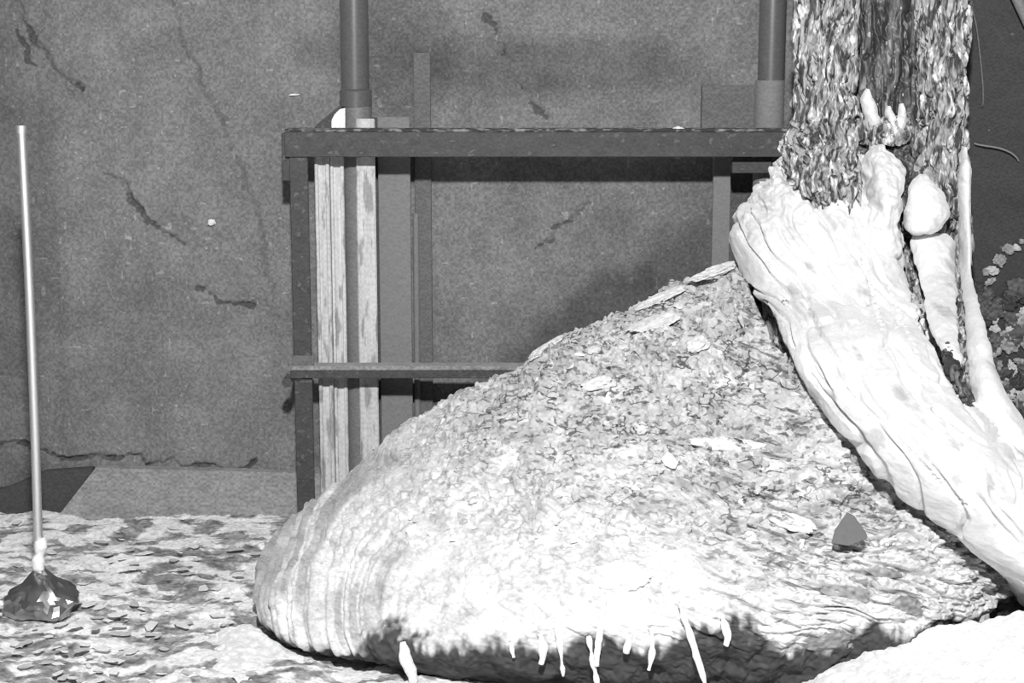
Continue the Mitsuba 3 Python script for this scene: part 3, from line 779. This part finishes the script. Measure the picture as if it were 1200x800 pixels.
# ------------------------------------------------------------------ crumbs stuck right of the trunk
say('crumbly_crust', 'cluster of pale crumbly crust lumps stuck to the dark panel right of the trunk', 'crust')
r = np.random.default_rng(44)
CR = [(1182, 292, 5), (1191, 290, 5), (1197, 283, 4), (1172, 305, 7), (1164, 317, 7), (1156, 318, 5), (1160, 330, 5), (1166, 385, 5), (1180, 400, 11), (1168, 412, 8), (1184, 388, 7), (1192, 378, 9), (1170, 428, 9), (1186, 432, 10), (1197, 424, 8), (1178, 446, 9), (1166, 372, 5), (1176, 360, 6), (1190, 350, 6), (1184, 462, 11), (1196, 470, 10), (1202, 400, 9), (1205, 450, 12), (1150, 350, 4), (1158, 400, 5), (1200, 365, 8), (1160, 440, 6)]
DK = []
for _ in range(42):
    py = r.uniform(335, 480)
    DK.append((r.uniform(1142 + max(0, py - 380) * 0.35, 1208), py, r.uniform(6, 13)))
for i, (px, py, s) in enumerate(CR + DK):
    m = trimesh.creation.icosphere(3, 1.0)
    v = m.vertices * (0.35 + 1.1 * meshkit.fbm(m.vertices * 1.6 + 20 * i, 2, 9) + 0.7 * (meshkit.fbm(m.vertices * 4 + 20 * i, 2, 10) - 0.5))[:, None]
    m = trimesh.Trimesh(v * [r.uniform(0.6, 1.3), 0.5, r.uniform(0.6, 1.7)], m.faces, process=False)
    m.apply_scale(s / 400)
    m.apply_transform(trimesh.transformations.rotation_matrix(r.uniform(0, 6.28), [0, 1, 0]))
    m.apply_translation(P(px, py, 5.29))
    put(num('crumbly_crust__lump', i), m, ('crumb_grey', 'chip_grey', 'crumb_grey')[i % 3] if i < len(CR) else ('crumb_dark', 'dark_panel', 'crumb_dark')[i % 3], True)
put('wire', sweep([P(1142, 168, 5.29), P(1155, 171, 5.28), P(1172, 174, 5.28), P(1186, 180, 5.28), P(1194, 189, 5.29)], 0.0032, 6, 6), 'plate_grey', True, label='short thin pale wire on the dark panel beside the trunk', cat='wire')
put('wire_001', sweep([P(1136, 8, 5.29), P(1144, 30, 5.28), P(1149, 70, 5.28), P(1152, 105, 5.28), P(1151, 125, 5.29)], 0.0030, 6, 6), 'dim_strip', True, label='long thin grey wire hanging down the dark panel', cat='wire')
put('pipe_002', sweep([P(1183, -20, 5.26), P(1225, 70, 5.26)], 0.016, 20), 'plate_grey', 30, label='slanting pale pipe in the upper right corner', cat='pipe')

# ------------------------------------------------------------------ the probe rod and its black bundle
YB = 4.58
say('probe_rod', 'tall thin shiny metal rod standing upright at the left', 'rod')
put('probe_rod__shaft', sweep([P(a, b, YB) for a, b in ((25, 150), (29, 230), (33.5, 320), (38, 430), (42, 540), (45.5, 670))], 0.0125, 24, 12), 'rod_metal', True)
put('probe_rod__cap', sweep([P(24.7, 147, YB), P(25.2, 156, YB)], 0.0155, 24), 'rod_metal', 30, label='short cap at the top')
put('probe_rod__tape', sweep([P(47, 632, YB - .004), P(48.5, 640, YB - .006), P(47, 648, YB - .004), P(45, 656, YB - .004), P(45.5, 668, YB - .004)], [.013, .017, .014, .018, .015], 20, 6, 0.012, 3), 'white_paint', True, label='white lumpy tape at the foot')


def bundle():
    m = trimesh.creation.icosphere(3, 1.0)
    v = m.vertices.copy()
    q = v * 1.5
    rid = 1 - np.abs(2 * meshkit.fbm(q + 0.6 * meshkit.fbm(q * 1.5, 2, 3)[:, None], 3, 55) - 1)
    k = 0.80 + 0.45 * (meshkit.noise(q * 1.4, 50) - 0.4) + 0.30 * (rid - 0.6) + 0.10 * (1 - np.abs(2 * meshkit.noise(q * 4.5, 57) - 1))
    v = v * k[:, None]
    cone = np.clip(1 - np.maximum(v[:, 2], 0) / 1.15, 0.12, 1) ** 0.7
    v[:, :2] *= cone[:, None]
    v *= [0.108, 0.085, 0.078]
    v[:, 2] = np.maximum(v[:, 2], -0.05)
    return trimesh.Trimesh(v, m.faces, process=False)


b = bundle()
c = P(49, 694, YB); c[2] = 0.052
b.apply_translation(c)
put('black_bundle', b, 'black_film', 12, label='crumpled shiny black plastic bundle round the foot of the rod', cat='bundle')
kn = chip(np.random.default_rng(8), 0.8, 16, 1.3); kn.apply_scale(0.024); kn.apply_translation(P(14, 703, YB - 0.02))
put('black_bundle__knot', kn, 'black_film')
speck('plaster_flake_001', 3, 706, YB - 0.03, 0.016, 'white flake on the floor at the left edge beside the bundle', 'flake', 1.6, 9)
